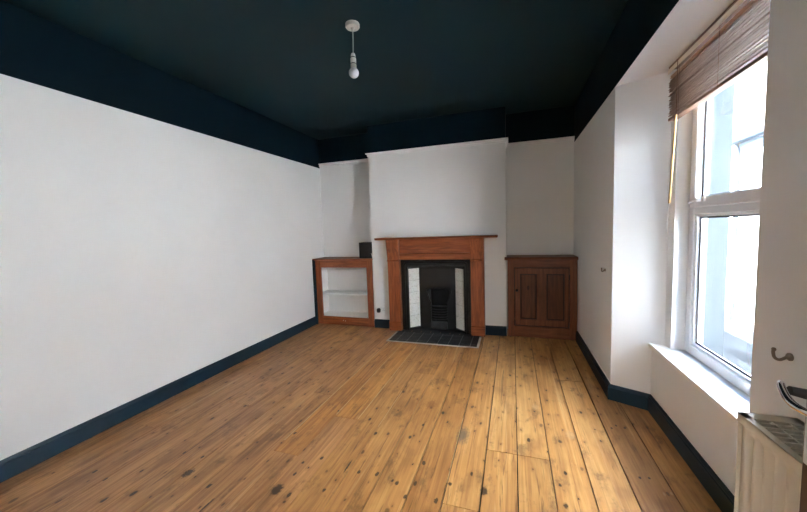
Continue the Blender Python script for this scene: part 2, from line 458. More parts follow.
# plain left wall
bm = bmesh.new(); add_box(bm, (XL-0.15, -0.3, -0.1), (XL, 4.5, ZP)); add_box(bm, (XL-0.15, -0.3, ZP), (XL, 4.5, ZC)); two_tone(bm, ZP)
struct(obj('wall_left', bm, [M['white'], M['navy']]))
# back wall of the two alcoves
bm = bmesh.new(); add_box(bm, (XL, YB, -0.1), (1.3, 4.5, ZRT)); add_box(bm, (XL, YB, ZRT), (1.3, 4.5, ZC)); two_tone(bm, ZRT)
struct(obj('wall_back', bm, [M['white'], M['navy']]))
# chimney breast with the fire opening left clear
OX0, OX1, OZ = -1.352, -0.462, 0.915
bm = bmesh.new()
add_box(bm, (x0, YC, 0), (OX0, YB, ZRT)); add_box(bm, (OX1, YC, 0), (x1, YB, ZRT)); add_box(bm, (OX0, YC, OZ), (OX1, YB, ZRT))
add_box(bm, (x0, YC, ZRT), (x1, YB, ZC)); two_tone(bm, ZRT)
struct(obj('wall_chimney', bm, [M['white'], M['navy']]))

# window wall: two splayed piers, apron below, head above
far = [(XR, 4.5), (XR, YW), (0.940, 2.535), (0.950, 2.475), (XO, 2.470), (XO, 4.5)]
near = [(x, mir(y)) for x, y in far]; near[0] = (XR, -0.3); near[-1] = (XO, -0.3)
bm = bmesh.new()
add_prism(bm, far, 2, -0.1, ZP); add_prism(bm, near, 2, -0.1, ZP)
yp = YW - (XP-XR)*(YW-2.535)/(0.940-XR)
add_prism(bm, [(XP, yp+.05), (XP, mir(yp)-.05), (XO, mir(yp)-.05), (XO, yp+.05)], 2, -0.1, ZS-0.026)
struct(obj('wall_right', bm, M['white_smooth']))
bm = bmesh.new(); _, fs = add_box(bm, (XR, -0.3, ZP), (XO, 4.5, ZC))
for f in fs: f.material_index = 1 if f.calc_center_median().x < XR+0.01 else 0
struct(obj('wall_right_head', bm, [M['white_smooth'], M['navy']]))
# rear wall with the doorway the picture is taken from
bm = bmesh.new()
for lo, hi in (((-2.9, -0.20, 0), (-0.33, YREAR, ZP)), ((0.53, -0.20, 0), (XR, YREAR, ZP)), ((-0.33, -0.20, 2.03), (0.53, YREAR, ZP)), ((-2.9, -0.20, ZP), (XR, YREAR, ZC))):
    add_box(bm, lo, hi)
two_tone(bm, ZP)
struct(obj('wall_rear', bm, [M['white'], M['navy']]))
bm = bmesh.new()
for lo, hi in (((-1.0, -1.75, -0.1), (1.3, -1.6, 2.75)), ((-1.15, -1.75, -0.1), (-1.0, -0.2, 2.75)), ((1.15, -1.75, -0.1), (1.3, -0.2, 2.75)), ((-1.0, -1.75, 2.6), (1.3, -0.2, 2.75))):
    add_box(bm, lo, hi)
struct(obj('wall_hallway', bm, M['white']))
struct(obj('floor_hallway', box((-1.0, -1.6, -0.1), (1.15, -0.2, 0.0)), M['cup_x']))

# skirting boards, picture rails
H_ = 0.112
skirt = [(0, 0), (0.018, 0), (0.018, H_-0.022), (0.013, H_-0.017), (0.013, H_-0.012), (0.008, H_), (0, H_)]
bm = bmesh.new(); sweep(bm, [(XL, YREAR), (XL, YC-0.04)], skirt, -1); struct(obj('baseboard_left', bm, M['navy_gloss']))
bm = bmesh.new(); sweep(bm, [(x0+0.002, YC), (-1.505, YC)], skirt, -1); struct(obj('baseboard_chimney_left', bm, M['navy_gloss']))
bm = bmesh.new(); sweep(bm, [(-0.315, YC), (x1-0.003, YC)], skirt, -1); struct(obj('baseboard_chimney_right', bm, M['navy_gloss']))
bm = bmesh.new(); sweep(bm, [(XR, YC-0.018), (XR, YW), (XP, yp), (XP, mir(yp)), (XR, YN), (XR, YREAR)], skirt, -1)
struct(obj('baseboard_right', bm, M['navy_gloss']))
bm = bmesh.new(); sweep(bm, [(XL, YREAR), (-0.40, YREAR)], skirt, 1); struct(obj('baseboard_rear', bm, M['navy_gloss']))
rail = [(0, ZRB), (0.010, ZRB), (0.014, ZRB+0.012), (0.012, ZRB+0.022), (0.030, ZRT-0.008), (0.030, ZRT), (0, ZRT)]
bm = bmesh.new(); sweep(bm, [(XL, YB), (x0, YB)], rail, -1); struct(obj('trim_1', bm, M['gloss']))
bm = bmesh.new(); sweep(bm, [(x0, YB-0.03), (x0, YC), (x1, YC), (x1, YB-0.03)], rail, -1); struct(obj('trim_2', bm, M['gloss']))
bm = bmesh.new(); sweep(bm, [(x1, YB), (XR, YB)], rail, -1); struct(obj('trim_3', bm, M['gloss']))
struct(obj('trim_4', box((XL, YC-0.040, 0), (XL+0.030, YC+0.02, 0.905)), M['navy_gloss'], bevel=0.003))

# sill board
bm = bmesh.new(); nose = 0.862; ys = YW - (nose-XR)*(YW-2.535)/(0.940-XR)
add_prism(bm, [(nose, ys), (0.940, 2.535), (0.950, 2.475), (1.04, 2.472), (1.04, mir(2.472)), (0.950, mir(2.475)), (0.940, mir(2.535)), (nose, mir(ys))], 2, ZS-0.026, ZS)
struct(obj('trim_5', bm, M['gloss'], bevel=0.004))

# ------------------------------------------------------------------ window
W0, W1 = mir(2.470), 2.470       # frame from W0 to W1 in y
WT = ZP
win = thing('window_1', None, None, (XF, MID, ZS), kind='structure')
def ring(bm, xa, xb, ya, yb, za, zb, w, mi=0, wb=None):
    wb = w if wb is None else wb
    add_box(bm, (xa, ya, za), (xb, ya+w, zb), mi); add_box(bm, (xa, yb-w, za), (xb, yb, zb), mi)
    add_box(bm, (xa, ya+w, za), (xb, yb-w, za+wb), mi); add_box(bm, (xa, ya+w, zb-w), (xb, yb-w, zb), mi)
ZT0, ZT1 = 1.310, 1.362          # transom
bm = bmesh.new(); ring(bm, XF, XF+0.07, W0, W1, ZS, WT, 0.055); add_box(bm, (XF, W0+.055, ZT0), (XF+0.07, W1-.055, ZT1))
obj('window_frame', bm, M['upvc'], win, bevel=0.004)
bm = bmesh.new(); ring(bm, XF-0.016, XF+0.05, W0+.040, W1-.040, ZT1-0.012, WT-.04, 0.058)
obj('opening_sash', bm, M['upvc'], win, bevel=0.006)
bm = bmesh.new(); ring(bm, XF+0.012, XF+0.05, W0+.055, W1-.055, ZS+.055, ZT0, 0.014)
obj('glazing_bead', bm, M['upvc'], win, bevel=0.003)
bm = bmesh.new(); ring(bm, XF+0.0265, XF+0.0315, W0+.069, W1-.069, ZS+.069, ZT0-.014, 0.009); ring(bm, XF+0.0185, XF+0.0235, W0+.098, W1-.098, ZT1+.046, WT-.098, 0.008)
obj('gasket', bm, M['gasket'], win)
obj('pane', box((XF+.030, W0+.070, ZS+.070), (XF+.034, W1-.070, ZT0-.014)), M['glass'], win)
obj('pane', box((XF+.022, W0+.099, ZT1+.047), (XF+.026, W1-.099, WT-.099)), M['glass'], win)
bm = bmesh.new(); hy = 2.285; hz = 1.392
add_box(bm, (XF-0.026, hy-.035, hz-.012), (XF-0.016, hy+.035, hz+.012))
add_lathe(bm, [(0.013, 0), (0.013, -0.018), (0.010, -0.022)], (XF-0.026, hy, hz), 'x', 16)
add_tube(bm, bez([(XF-.044, hy, hz), (XF-.050, hy+.03, hz-.004), (XF-.048, hy+.075, hz-.012)], 4), [.008]*8+[.007], 10)
obj('window_handle', bm, M['upvc'], win, smooth=40)

# ------------------------------------------------------------------ door standing open beside the camera
door = thing('door_1', None, None, (0.50, -0.02, 0), kind='structure')
DX0, DX1, DY0, DY1 = 0.480, 0.517, -0.03, 0.738
bm = bmesh.new()
st = 0.10
for lo, hi in (((DX0, DY0, .008), (DX1, DY0+st, 1.98)), ((DX0, DY1-st, .008), (DX1, DY1, 1.98)), ((DX0, DY0+st, .008), (DX1, DY1-st, .22)), ((DX0, DY0+st, .82), (DX1, DY1-st, .98)), ((DX0, DY0+st, 1.88), (DX1, DY1-st, 1.98)),
               ((DX0, (DY0+DY1)/2-.045, .22), (DX1, (DY0+DY1)/2+.045, .82)), ((DX0, (DY0+DY1)/2-.045, .98), (DX1, (DY0+DY1)/2+.045, 1.88))):
    add_box(bm, lo, hi)
add_box(bm, (DX0+.012, DY0+st, .22), (DX1-.012, DY1-st, 1.88))
obj('door_leaf', bm, M['door'], door, bevel=0.002)
obj('handle_plate', box((DX0-.006, DY1-.052, .855), (DX0, DY1-.010, 1.030)), M['satin'], door, bevel=0.002)
obj('latch_plate', box((DX0+.007, DY1, .86), (DX1-.007, DY1+.0025, 1.02)), M['chrome_dark'], door)
bm = bmesh.new(); add_tube(bm, [(DX0-.004, .690, .988), (DX0-.022, .690, .991), (.428, .690, .997)], [.0115, .0090, .0070], 14)
obj('handle_neck', bm, M['black'], door, smooth=40)
bm = bmesh.new(); pth = bez([(.424, .700, 1.004), (.417, .690, 1.006), (.410, .672, 1.001), (.405, .650, .995), (.409, .634, .991), (.420, .624, .988), (.430, .620, .987)], 6)
add_tube(bm, pth, [.0042 + .0014*math.sin(math.pi*i/(len(pth)-1)) for i in range(len(pth))], 14)
obj('lever_handle', bm, M['chrome'], door, smooth=50)
for hz in (0.25, 1.7):
    bm = bmesh.new(); add_lathe(bm, [(.007, 0), (.007, .09)], (DX1+.004, DY0-.004, hz), 'z', 12); obj('hinge', bm, M['chrome_dark'], door, smooth=40)

# ------------------------------------------------------------------ fire surround
fs_ = thing('fire_surround', 'reddish stained pine fire surround with wide mantel shelf against the chimney breast', 'fireplace surround', (-0.907, 3.90, 0))
LL, LR = (-1.503, -1.348), (-0.470, -0.316)
YF = 3.885
bm = bmesh.new()
add_prism(bm, [(3.775, 1.168), (3.790, 1.158), (YC, 1.158), (YC, 1.184), (3.775, 1.184), (3.770, 1.176)], 0, -1.625, -0.160)
obj('mantel_shelf', bm, M['pine_x'], fs_, bevel=0.003)
obj('frieze', box((LL[1]-.01, YF+.034, .985), (LR[0]+.01, YC, 1.158)), M['pine_x'], fs_, bevel=0.002)
bm = bmesh.new(); add_prism(bm, [(YF+.012, .905), (YF+.012, .972), (YF+.022, .985), (YC, .985), (YC, .905)], 0, LL[1]-.005, LR[0]+.005)
obj('lower_rail', bm, M['pine_x'], fs_, bevel=0.002)
for a, c_ in (LL, LR):
    lg = obj('leg', box((a, YF, 0), (c_, YC, 0.90)), M['pine_z'], fs_, bevel=0.003)
    bm = bmesh.new()
    prof = [(YF, .885)] + [(YF-.010, .885), (YF-.016, .895), (YF-.010, .905)]
    for k in range(13):
        t = k/12; prof.append((YF-.004 - .030*(0.5-0.5*math.cos(math.pi*t)), .91 + .215*t))
    prof += [(YF-.040, 1.135), (YF-.040, 1.158), (YC, 1.158), (YC, .885)]
    add_prism(bm, prof, 0, a-.001, c_+.001)
    obj('corbel', bm, M['pine_z'], fs_, bevel=0.0015)
    bm = bmesh.new(); add_prism(bm, [(YF-.010, 0), (YF-.010, .105), (YF, .115), (YC, .115), (YC, 0)], 0, a-.003, c_+.003)
    pl = obj('plinth_block', bm, M['pine_x'], fs_, bevel=0.002)

# ------------------------------------------------------------------ cast iron register insert
fi = thing('fireplace_insert', 'black cast iron fireplace insert with two pale tiled cheeks inside the wooden surround', 'fireplace', (-0.907, 3.99, 0))
IY = 3.935                                              # front face of the plate
IX0, IX1, IZ = LL[1]+.005, LR[0]-.005, 0.903
ax0, ax1, az = -1.262, -0.552, 0.812                    # inside of the outer frame
bm = bmesh.new()
def arch(xa, xb, zt, r, n=7):
    p = [(xa, 0.004)]
    for k in range(n): a = math.pi - math.pi/2*k/(n-1); p.append((xa+r+r*math.cos(a), zt-r+r*math.sin(a)))
    for k in range(n): a = math.pi/2 - math.pi/2*k/(n-1); p.append((xb-r+r*math.cos(a), zt-r+r*math.sin(a)))
    p.append((xb, 0.004)); return p
def arch_band(bm, o, i, ya, yb):
    V = [[bm.verts.new((x, y, z)) for x, z in q] for q in (o, i) for y in (ya, yb)]
    n = len(o)
    for k in range(n-1):
        bm.faces.new([V[0][k], V[0][k+1], V[2][k+1], V[2][k]]); bm.faces.new([V[1][k], V[3][k], V[3][k+1], V[1][k+1]])
        bm.faces.new([V[0][k], V[1][k], V[1][k+1], V[0][k+1]]); bm.faces.new([V[2][k], V[2][k+1], V[3][k+1], V[3][k]])
    for k in (0, n-1): bm.faces.new([V[0][k], V[2][k], V[3][k], V[1][k]])
arch_band(bm, arch(IX0, IX1, IZ, .004), arch(ax0, ax1, az, .012), IY, IY+.02)
obj('front_plate', bm, M['iron'], fi)
bm = bmesh.new(); arch_band(bm, arch(IX0+.030, IX1-.030, IZ-.026, .055), arch(IX0+.056, IX1-.056, IZ-.052, .035), IY-.014, IY+.004)
obj('arched_moulding', bm, M['iron'], fi, bevel=.005)
bm = bmesh.new(); arch_band(bm, arch(ax0-.012, ax1+.012, az+.014, .012), arch(ax0+.004, ax1-.004, az-.008, .010), IY-.008, IY+.012)
obj('inner_moulding', bm, M['iron'], fi, bevel=.003)
# splayed cheeks: iron backing + tiles
TY0, TY1 = 3.955, 4.060
cx0, cx1 = -1.146, -0.674
for sgn, xa, xb in ((1, ax0, cx0), (-1, ax1, cx1)):
    bm = bmesh.new()
    add_prism(bm, [(xa, IY+.012), (xb + sgn*.012, TY1+.012), (xb + sgn*.012, TY1+.030), (xa - sgn*.0, IY+.045)], 2, .004, az+.006)
    obj('cheek_plate', bm, M['iron'], fi)
    d = Vector((xb-xa, TY1-IY-.012)).normalized(); nn = Vector((d.y, -d.x))*sgn   # towards the room and hearth
    p0 = Vector((xa, IY+.012)) + d*.012; p1 = Vector((xb, TY1)) - d*.002
    q = [p0 + nn*.001, p1 + nn*.001, p1 + nn*.009, p0 + nn*.009]
    bm = bmesh.new(); add_prism(bm, [tuple(v) for v in q], 2, .030, .784)
    obj('tile_cheek', bm, M['tile'], fi, bevel=.001)
obj('base_plate', box((ax0, IY+.001, .0006), (ax1, TY1+.03, .0036)), M['iron'], fi)
obj('top_plate', box((ax0-.01, IY+.010, az-.004), (ax1+.01, TY1+.03, az+.012)), M['iron'], fi)
# centre plate with fire opening
ox0, ox1 = -1.040, -0.742
bm = bmesh.new()
hood = [(cx0-.02, .004), (cx0-.02, az), (cx1+.02, az), (cx1+.02, .004), (-.790, .004), (-.790, .335), (-.765, .385), (ox1, .500), (-.775, .520), (-1.005, .520), (ox0, .500), (-1.020, .385), (-.998, .335), (-.998, .004)]
add_prism(bm, hood, 1, TY1+.008, TY1+.028)
obj('centre_plate', bm, M['iron'], fi)
bm = bmesh.new()
rim = bez([(-.998, TY1+.004, .335), (-1.020, TY1, .385), (ox0, TY1-.004, .495), (-1.0, TY1-.008, .520), (-.891, TY1-.012, .524), (-.780, TY1-.008, .520), (ox1, TY1-.004, .495), (-.765, TY1, .385), (-.790, TY1+.004, .335)], 6)
add_tube(bm, rim, .008, 10); obj('hood_rim', bm, M['iron'], fi, smooth=50)
bm = bmesh.new()
add_box(bm, (-1.03, YB-.015, 0.03), (-.755, YB-.004, .56)); add_box(bm, (-1.05, TY1+.02, .02), (-1.03, YB-.004, .56)); add_box(bm, (-.755, TY1+.02, .02), (-.735, YB-.004, .56)); add_box(bm, (-1.05, TY1+.02, .55), (-.735, YB-.004, .565)); add_box(bm, (-1.05, TY1+.02, 0.004), (-.735, YB-.004, .02))
obj('fire_box', bm, M['soot'], fi)
gr = bmesh.new(); add_box(gr, (-1.0, TY1-.030, .292), (-.788, TY1-.014, .310)); gt = obj('grate', gr, M['ash'], fi, bevel=.002)
for k in range(5):
    z = .138 + k*.032; bm = bmesh.new()
    add_tube(bm, bez([(-.998, TY1+.006, z), (-.985, TY1-.030, z), (-.894, TY1-.055, z), (-.803, TY1-.030, z), (-.790, TY1+.006, z)], 5), .0065, 8)
    obj('grate_bar', bm, M['ash'], fi, smooth=50)
bm = bmesh.new(); add_prism(bm, [(TY1-.035, .006), (TY1-.020, .100), (TY1+.005, .100), (TY1+.005, .006)], 0, -1.0, -.788); obj('ash_pan_front', bm, M['ash'], fi, bevel=.003)

# ------------------------------------------------------------------ tiled hearth
he = thing('hearth', 'flush dark slate tiled hearth with pale grey edging in front of the fireplace', 'hearth', (-0.88, 3.66, 0))
HX0, HX1, HY0, HY1 = -1.398, -0.350, 3.475, 3.870
obj('grout_bed', box((HX0+.004, HY0+.004, .0006), (HX1-.004, HY1, .0045)), M['grout'], he)
bm = bmesh.new(); w = .022
add_box(bm, (HX0, HY0, .0006), (HX1, HY0+w, .008)); add_box(bm, (HX0, HY0+w, .0006), (HX0+w, HY1-.05, .008)); add_box(bm, (HX1-w, HY0+w, .0006), (HX1, HY1-.05, .008))
obj('edging', bm, M['edging'], he, bevel=.002)
bm = bmesh.new(); cols = [HX0+w, -1.29, -1.165, -1.045, -.925, -.805, -.685, -.565, -.445, HX1-w]; rows = [HY0+w, 3.575, 3.695, 3.815, HY1]
for xa, xb in zip(cols, cols[1:]):
    for ya, yb in zip(rows, rows[1:]):
        add_box(bm, (xa+.004, ya+.005, .003), (xb-.004, yb-.005, .0068+random.uniform(-.0006, .0006)))
obj('slate_tiles', bm, M['slate'], he, bevel=.0008)
bm = bmesh.new()
xs = [OX0+.01, -1.21, -1.09, -.97, -.85, -.73, -.61, OX1-.01]
for xa, xb in zip(xs, xs[1:]): add_box(bm, (xa+.003, HY1+.001, .002), (xb-.003, 3.935, .0066))
obj('slate_tiles', bm, M['slate'], he, bevel=.001)

# ------------------------------------------------------------------ open shelf cupboard in the alcove
CF = 3.945
oc = thing('open_cupboard', 'open fronted stained pine alcove cupboard with one white shelf', 'cupboard', (-2.18, 4.09, 0))
cx_l, cx_r = XL+.034, x0-.006
bm = bmesh.new(); add_prism(bm, [(CF-.014, .893), (CF-.020, .904), (CF-.014, .918), (YB, .918), (YB, .893)], 0, XL+.002, x0-.004)
obj('top', bm, M['pine_x'], oc, bevel=.002)
for a, c_ in ((cx_l, -2.515), (-1.828, cx_r)):
    obj('stile', box((a, CF, .006), (c_, CF+.022, .893)), M['pine_z'], oc, bevel=.002)
for za, zb in ((.797, .893), (.006, .118)):
    obj('rail', box((-2.515, CF+.001, za), (-1.828, CF+.021, zb)), M['pine_x'], oc, bevel=.002)
obj('shelf', box((cx_l+.004, CF+.030, .408), (x0-.008, YB-.004, .432)), M['gloss'], oc, bevel=.002)
bm = bmesh.new(); add_box(bm, (cx_l, CF+.022, .10), (x0-.004, YB-.002, .118)); add_box(bm, (cx_l, CF+.022, .118), (cx_l+.004, YB-.002, .893)); add_box(bm, (x0-.008, CF+.022, .118), (x0-.004, YB-.002, .893)); add_box(bm, (cx_l, YB-.004, .118), (x0-.004, YB-.001, .893))
obj('painted_lining', bm, M['gloss'], oc)
bm = bmesh.new()
for xx, zz in ((-2.20, .072), (-2.17, .066)): add_lathe(bm, [(.006, 0), (.006, -.002), (.003, -.003)], (xx, CF+.001, zz), 'y', 10)
obj('screw_caps', bm, M['lamp'], oc, smooth=40)

# ------------------------------------------------------------------ panelled cupboard in the other alcove
pc = thing('panelled_cupboard', 'dark stained pine alcove cupboard with two-panel door and small knob', 'cupboard', (0.30, 4.09, 0))
PX0, PX1 = x1+.012, XR-.006
bm = bmesh.new(); add_prism(bm, [(CF-.016, .893), (CF-.024, .905), (CF-.024, .915), (CF-.016, .926), (YB, .926), (YB, .893)], 0, x1+.003, XR-.002)
add_prism(bm, [(CF-.024, .899), (CF-.024, .915), (CF-.016, .926), (YC-.003, .926), (YC-.003, .893), (CF-.016, .893)], 0, x1-.020, x1+.01)
obj('top', bm, M['cup_x'], pc, bevel=.002)
for a, c_ in ((PX0, .012), (.586, PX1)):
    obj('stile', box((a, CF, .006), (c_, CF+.025, .893)), M['cup_z'], pc, bevel=.002)
for za, zb in ((.810, .893), (.006, .132)):
    obj('rail', box((.012, CF+.001, za), (.586, CF+.024, zb)), M['cup_x'], pc, bevel=.002)
bm = bmesh.new(); add_box(bm, (PX0, CF+.026, .004), (PX0+.016, YB-.002, .893)); add_box(bm, (PX1-.016, CF+.026, .004), (PX1, YB-.002, .893)); add_box(bm, (PX0+.016, YB-.012, .004), (PX1-.016, YB-.002, .893)); add_box(bm, (PX0+.016, CF+.045, .1), (PX1-.016, YB-.012, .118))
obj('carcass', bm, M['door'], pc)
dd = (.023, .575, .143, .799)
bm = bmesh.new(); ya, yb = CF-.002, CF+.020
for lo, hi in (((dd[0], ya, dd[2]), (.078, yb, dd[3])), ((.536, ya, dd[2]), (dd[1], yb, dd[3])), ((.252, ya, .215), (.354, yb, .735)), ((.078, ya, .735), (.536, yb, dd[3])), ((.078, ya, dd[2]), (.536, yb, .215))):
    add_box(bm, lo, hi)
dr = obj('door', bm, M['cup_z'], pc, bevel=.002)
for a, c_ in ((.078, .252), (.354, .536)):
    bm = bmesh.new(); add_box(bm, (a-.004, CF+.015, .211), (c_+.004, CF+.0195, .739))
    k = obj('door_panel', bm, M['cup_panel'], None); child(k, dr); k.matrix_parent_inverse = Matrix.Identity(4)
    bm = bmesh.new(); w = .012
    for lo, hi in (((a, CF+.006, .215), (a+w, CF+.016, .735)), ((c_-w, CF+.006, .215), (c_, CF+.016, .735)), ((a+w, CF+.006, .215), (c_-w, CF+.016, .215+w)), ((a+w, CF+.006, .735-w), (c_-w, CF+.016, .735))):
        add_box(bm, lo, hi)
    k = obj('panel_moulding', bm, M['cup_edge'], None, bevel=.004); child(k, dr)
bm = bmesh.new(); add_lathe(bm, [(.006, 0), (.006, -.012), (.012, -.018), (.015, -.026), (.012, -.033), (.004, -.036)], (.040, CF-.002, .549), 'y', 18)
k = obj('knob', bm, M['iron'], None, smooth=50); child(k, dr); k['label'] = 'small dark round knob'
for z in (.24, .70):
    bm = bmesh.new(); add_lathe(bm, [(.004, -.03), (.004, .03)], (.5835, CF-.001, z), 'z', 10)
    k = obj('hinge', bm, M['iron'], None, smooth=40); child(k, dr)

# ------------------------------------------------------------------ speaker on the open cupboard
SX0, SX1, SY0, SY1, SZ0, SZ1 = -1.945, -1.752, 3.985, 4.150, .9185, 1.128
sp = thing('speaker', 'small black box speaker on top of the open cupboard, beside the chimney breast', 'speaker', ((SX0+SX1)/2, (SY0+SY1)/2, SZ0))
obj('body', box((SX0, SY0+.008, SZ0), (SX1, SY1, SZ1)), M['black'], sp, bevel=.008, seg=3)
obj('grille', box((SX0+.008, SY0, SZ0+.008), (SX1-.008, SY0+.010, SZ1-.008)), M['fabric'], sp, bevel=.004)

# ------------------------------------------------------------------ wall socket and plug
so = thing('wall_socket', 'white double electrical socket low on the chimney breast beside the fire surround', 'socket', (-1.640, YC, .238))
sx, sz = -1.640, .240
obj('face_plate', box((sx-.073, YC-.009, sz-.043), (sx+.073, YC, sz+.043)), M['socket'], so, bevel=.004)
for dx in (-.034, .034):
    obj('switch', box((sx+dx-.006+(.02 if dx > 0 else -.02), YC-.013, sz+.012), (sx+dx+.006+(.02 if dx > 0 else -.02), YC-.009, sz+.030)), M['socket'], so, bevel=.001)
bm = bmesh.new()
for dx, dz, w, h in ((.034, .014, .004, .006), (.023, -.006, .0055, .0035), (.045, -.006, .0055, .0035)):
    add_box(bm, (sx+dx-w/2, YC-.0095, sz+dz-h), (sx+dx+w/2, YC-.0088, sz+dz+h))
obj('pin_holes', bm, M['black'], so)
pg = thing('plug', 'black plug with a thin pale cable pushed into the double socket', 'plug', (sx-.030, YC-.03, sz))
bm = bmesh.new(); add_prism(bm, [(sx-.054, sz+.006), (sx-.044, sz+.026), (sx-.016, sz+.026), (sx-.006, sz+.006), (sx-.012, sz-.030), (sx-.048, sz-.030)], 1, YC-.048, YC-.014)
obj('plug_body', bm, M['black'], pg, bevel=.005, seg=3)
bm = bmesh.new()
add_tube(bm, bez([(sx-.030, YC-.030, sz-.028), (sx-.038, YC-.030, sz-.060), (sx-.070, YC-.022, sz-.050), (sx-.086, YC-.010, sz+.02), (x0+.010, YC-.007, .36), (x0+.004, YC-.007, .60), (x0+.010, YC-.007, .82), (x0+.004, YC-.008, .93), (x0-.010, YC-.008, .985)], 7), .0035, 8)
obj('cable', bm, M['socket'], pg, smooth=50)

# ------------------------------------------------------------------ pendant light
PXc, PYc = -.963, 2.028
pd = thing('pendant_light', 'bare white light bulb hanging from a white ceiling rose on a short cord', 'light', (PXc, PYc, ZC))
bm = bmesh.new(); add_lathe(bm, [(.044, 0), (.045, -.005), (.045, -.018), (.041, -.024), (.014, -.026), (.008, -.034), (.004, -.036)], (PXc, PYc, ZC), 'z', 32); obj('ceiling_rose', bm, M['lamp'], pd, smooth=35)
bm = bmesh.new(); add_tube(bm, [(PXc, PYc, ZC-.034), (PXc-.001, PYc, 2.50), (PXc-.004, PYc, 2.420)], .0035, 8); obj('cord', bm, M['lamp'], pd, smooth=50)
hx = PXc-.005
bm = bmesh.new(); add_lathe(bm, [(.005, .104), (.011, .102), (.0145, .092), (.0155, .082), (.0155, .080)], (hx, PYc, 2.318), 'z', 20); obj('holder_cap', bm, M['lamp'], pd, smooth=35)
bm = bmesh.new(); add_lathe(bm, [(.0150, .081), (.0150, .072)], (hx, PYc, 2.318), 'z', 20); obj('holder_ring', bm, M['black'], pd, smooth=35)
bm = bmesh.new(); add_lathe(bm, [(.0175, .0725), (.0185, .069), (.0185, .044), (.0175, .041)], (hx, PYc, 2.318), 'z', 20); obj('holder_body', bm, M['lamp'], pd, smooth=35)
bm = bmesh.new(); add_lathe(bm, [(.0165, .0425), (.0165, .034)], (hx, PYc, 2.318), 'z', 20); obj('holder_ring', bm, M['black'], pd, smooth=35)
bm = bmesh.new(); add_lathe(bm, [(.0180, .0345), (.0190, .030), (.0190, .012), (.017, .010)], (hx, PYc, 2.318), 'z', 20); obj('shade_ring', bm, M['lamp'], pd, smooth=35)
bm = bmesh.new(); pr = [(.0135, .014), (.015, .004)]
for k in range(13):
    a = math.radians(62 - 152*k/12); pr.append((max(.001, .0325*math.cos(a)), -.030 + .0325*math.sin(a)))
pr.sort(key=lambda q: -q[1]); add_lathe(bm, pr, (hx, PYc, 2.330), 'z', 28); obj('bulb', bm, M['bulb'], pd, smooth=60)

# ------------------------------------------------------------------ venetian blind, drawn up
BY0, BY1 = mir(2.462), 2.462
bl = thing('venetian_blind', 'brown wooden venetian blind drawn up to the top of the window', 'blind', (.915, MID, 2.19))
obj('head_rail', box((.893, BY0, 2.174), (.940, BY1, 2.193)), M['headrail'], bl, bevel=.002)
obj('daylit_strip', box((.889, BY0, 2.150), (.894, BY1, 2.175)), M['cream'], bl, bevel=.001)  # strip added to carry the painted bright band
ns = 20
for k in range(ns):
    z = 2.136 - k*.01275
    bm = bmesh.new(); jx = random.uniform(-.004, .004)
    w = .0185
    pr = [(.9165+jx-w, z-.0030), (.9165+jx, z-.0006), (.9165+jx+w, z-.0030), (.9165+jx+w, z+.0022), (.9165+jx, z+.0046), (.9165+jx-w, z+.0022)]
    ta = math.radians(random.uniform(-5, 6)); cz = z
    pr = [(.9165+(px-.9165)*math.cos(ta)-(pz-cz)*math.sin(ta), cz+(px-.9165)*math.sin(ta)+(pz-cz)*math.cos(ta)) for px, pz in pr]
    add_prism(bm, pr, 1, BY0+random.uniform(0, .006), BY1-random.uniform(0, .006))
    obj('slat', bm, M['slat_lit'] if k < 2 else M['slat'], bl)
obj('bottom_rail', box((.896, BY0, 1.876), (.938, BY1, 1.892)), M['slat'], bl, bevel=.003)
for y in (BY1-.14, MID, BY0+.14):
    bm = bmesh.new(); add_tube(bm, [(.8915, y, 1.874), (.8915, y, 2.172)], .0012, 6); obj('ladder_cord', bm, M['tape'], bl)
bm = bmesh.new(); add_tube(bm, [(.888, 2.335, 2.180), (.888, 2.335, 1.875)], .0018, 6)
add_tube(bm, [(.894, 2.335, 2.180), (.887, 2.335, 2.180)], .004, 8); obj('wand_cord', bm, M['tape'], bl)
bm = bmesh.new(); add_tube(bm, [(.888, 2.335, 1.880), (.896, 2.385, 1.60), (.904, 2.432, 1.385)], [.0055, .006, .0065], 10)
obj('tilt_wand', bm, M['wand'], bl, smooth=50)['label'] = 'pale wooden tilt wand'

# ------------------------------------------------------------------ radiator
ra = thing('radiator', 'cream ribbed panel radiator with a slotted top on the wall beside the window', 'radiator', (.60, .58, 0))
RX0, RX1, RY0, RY1, RZ0, RZ1 = .532, .645, .10, 1.012, .165, .797
def rib_panel(xf, sign, parent):
    bm = bmesh.new(); pitch = .0333; ys = []; y = RY1-.012
    prof = [(RY1-.004, 0)]
    y = RY1-.030
    while y > RY0+.03:
        prof += [(y+.006, 0), (y, .013), (y-.010, .013), (y-.016, 0)]; y -= pitch
    prof.append((RY0+.004, 0))
    za, zb = RZ0+.045, RZ1-.050
    rowz = [(RZ0+.006, 0), (za-.012, 0), (za+.006, 1), (zb-.006, 1), (zb+.012, 0), (RZ1-.014, 0)]
    rows_ = [[bm.verts.new((xf + sign*(d*f), yy, z)) for yy, d in prof] for z, f in rowz]
    for r, s in zip(rows_, rows_[1:]):
        for k in range(len(r)-1): bm.faces.new([r[k], r[k+1], s[k+1], s[k]])
    o = obj('ribbed_panel', bm, M['radiator'], parent, smooth=60)
    md = o.modifiers.new('Solid', 'SOLIDIFY'); md.thickness = .0018; md.offset = 0
    return o
rib_panel(RX0+.010, 1, ra)
rib_panel(RX1-.010, -1, ra)
bm = bmesh.new(); add_box(bm, (RX0, RY0, RZ1-.022), (RX0+.004, RY1, RZ1)); add_box(bm, (RX1-.004, RY0, RZ1-.022), (RX1, RY1, RZ1))
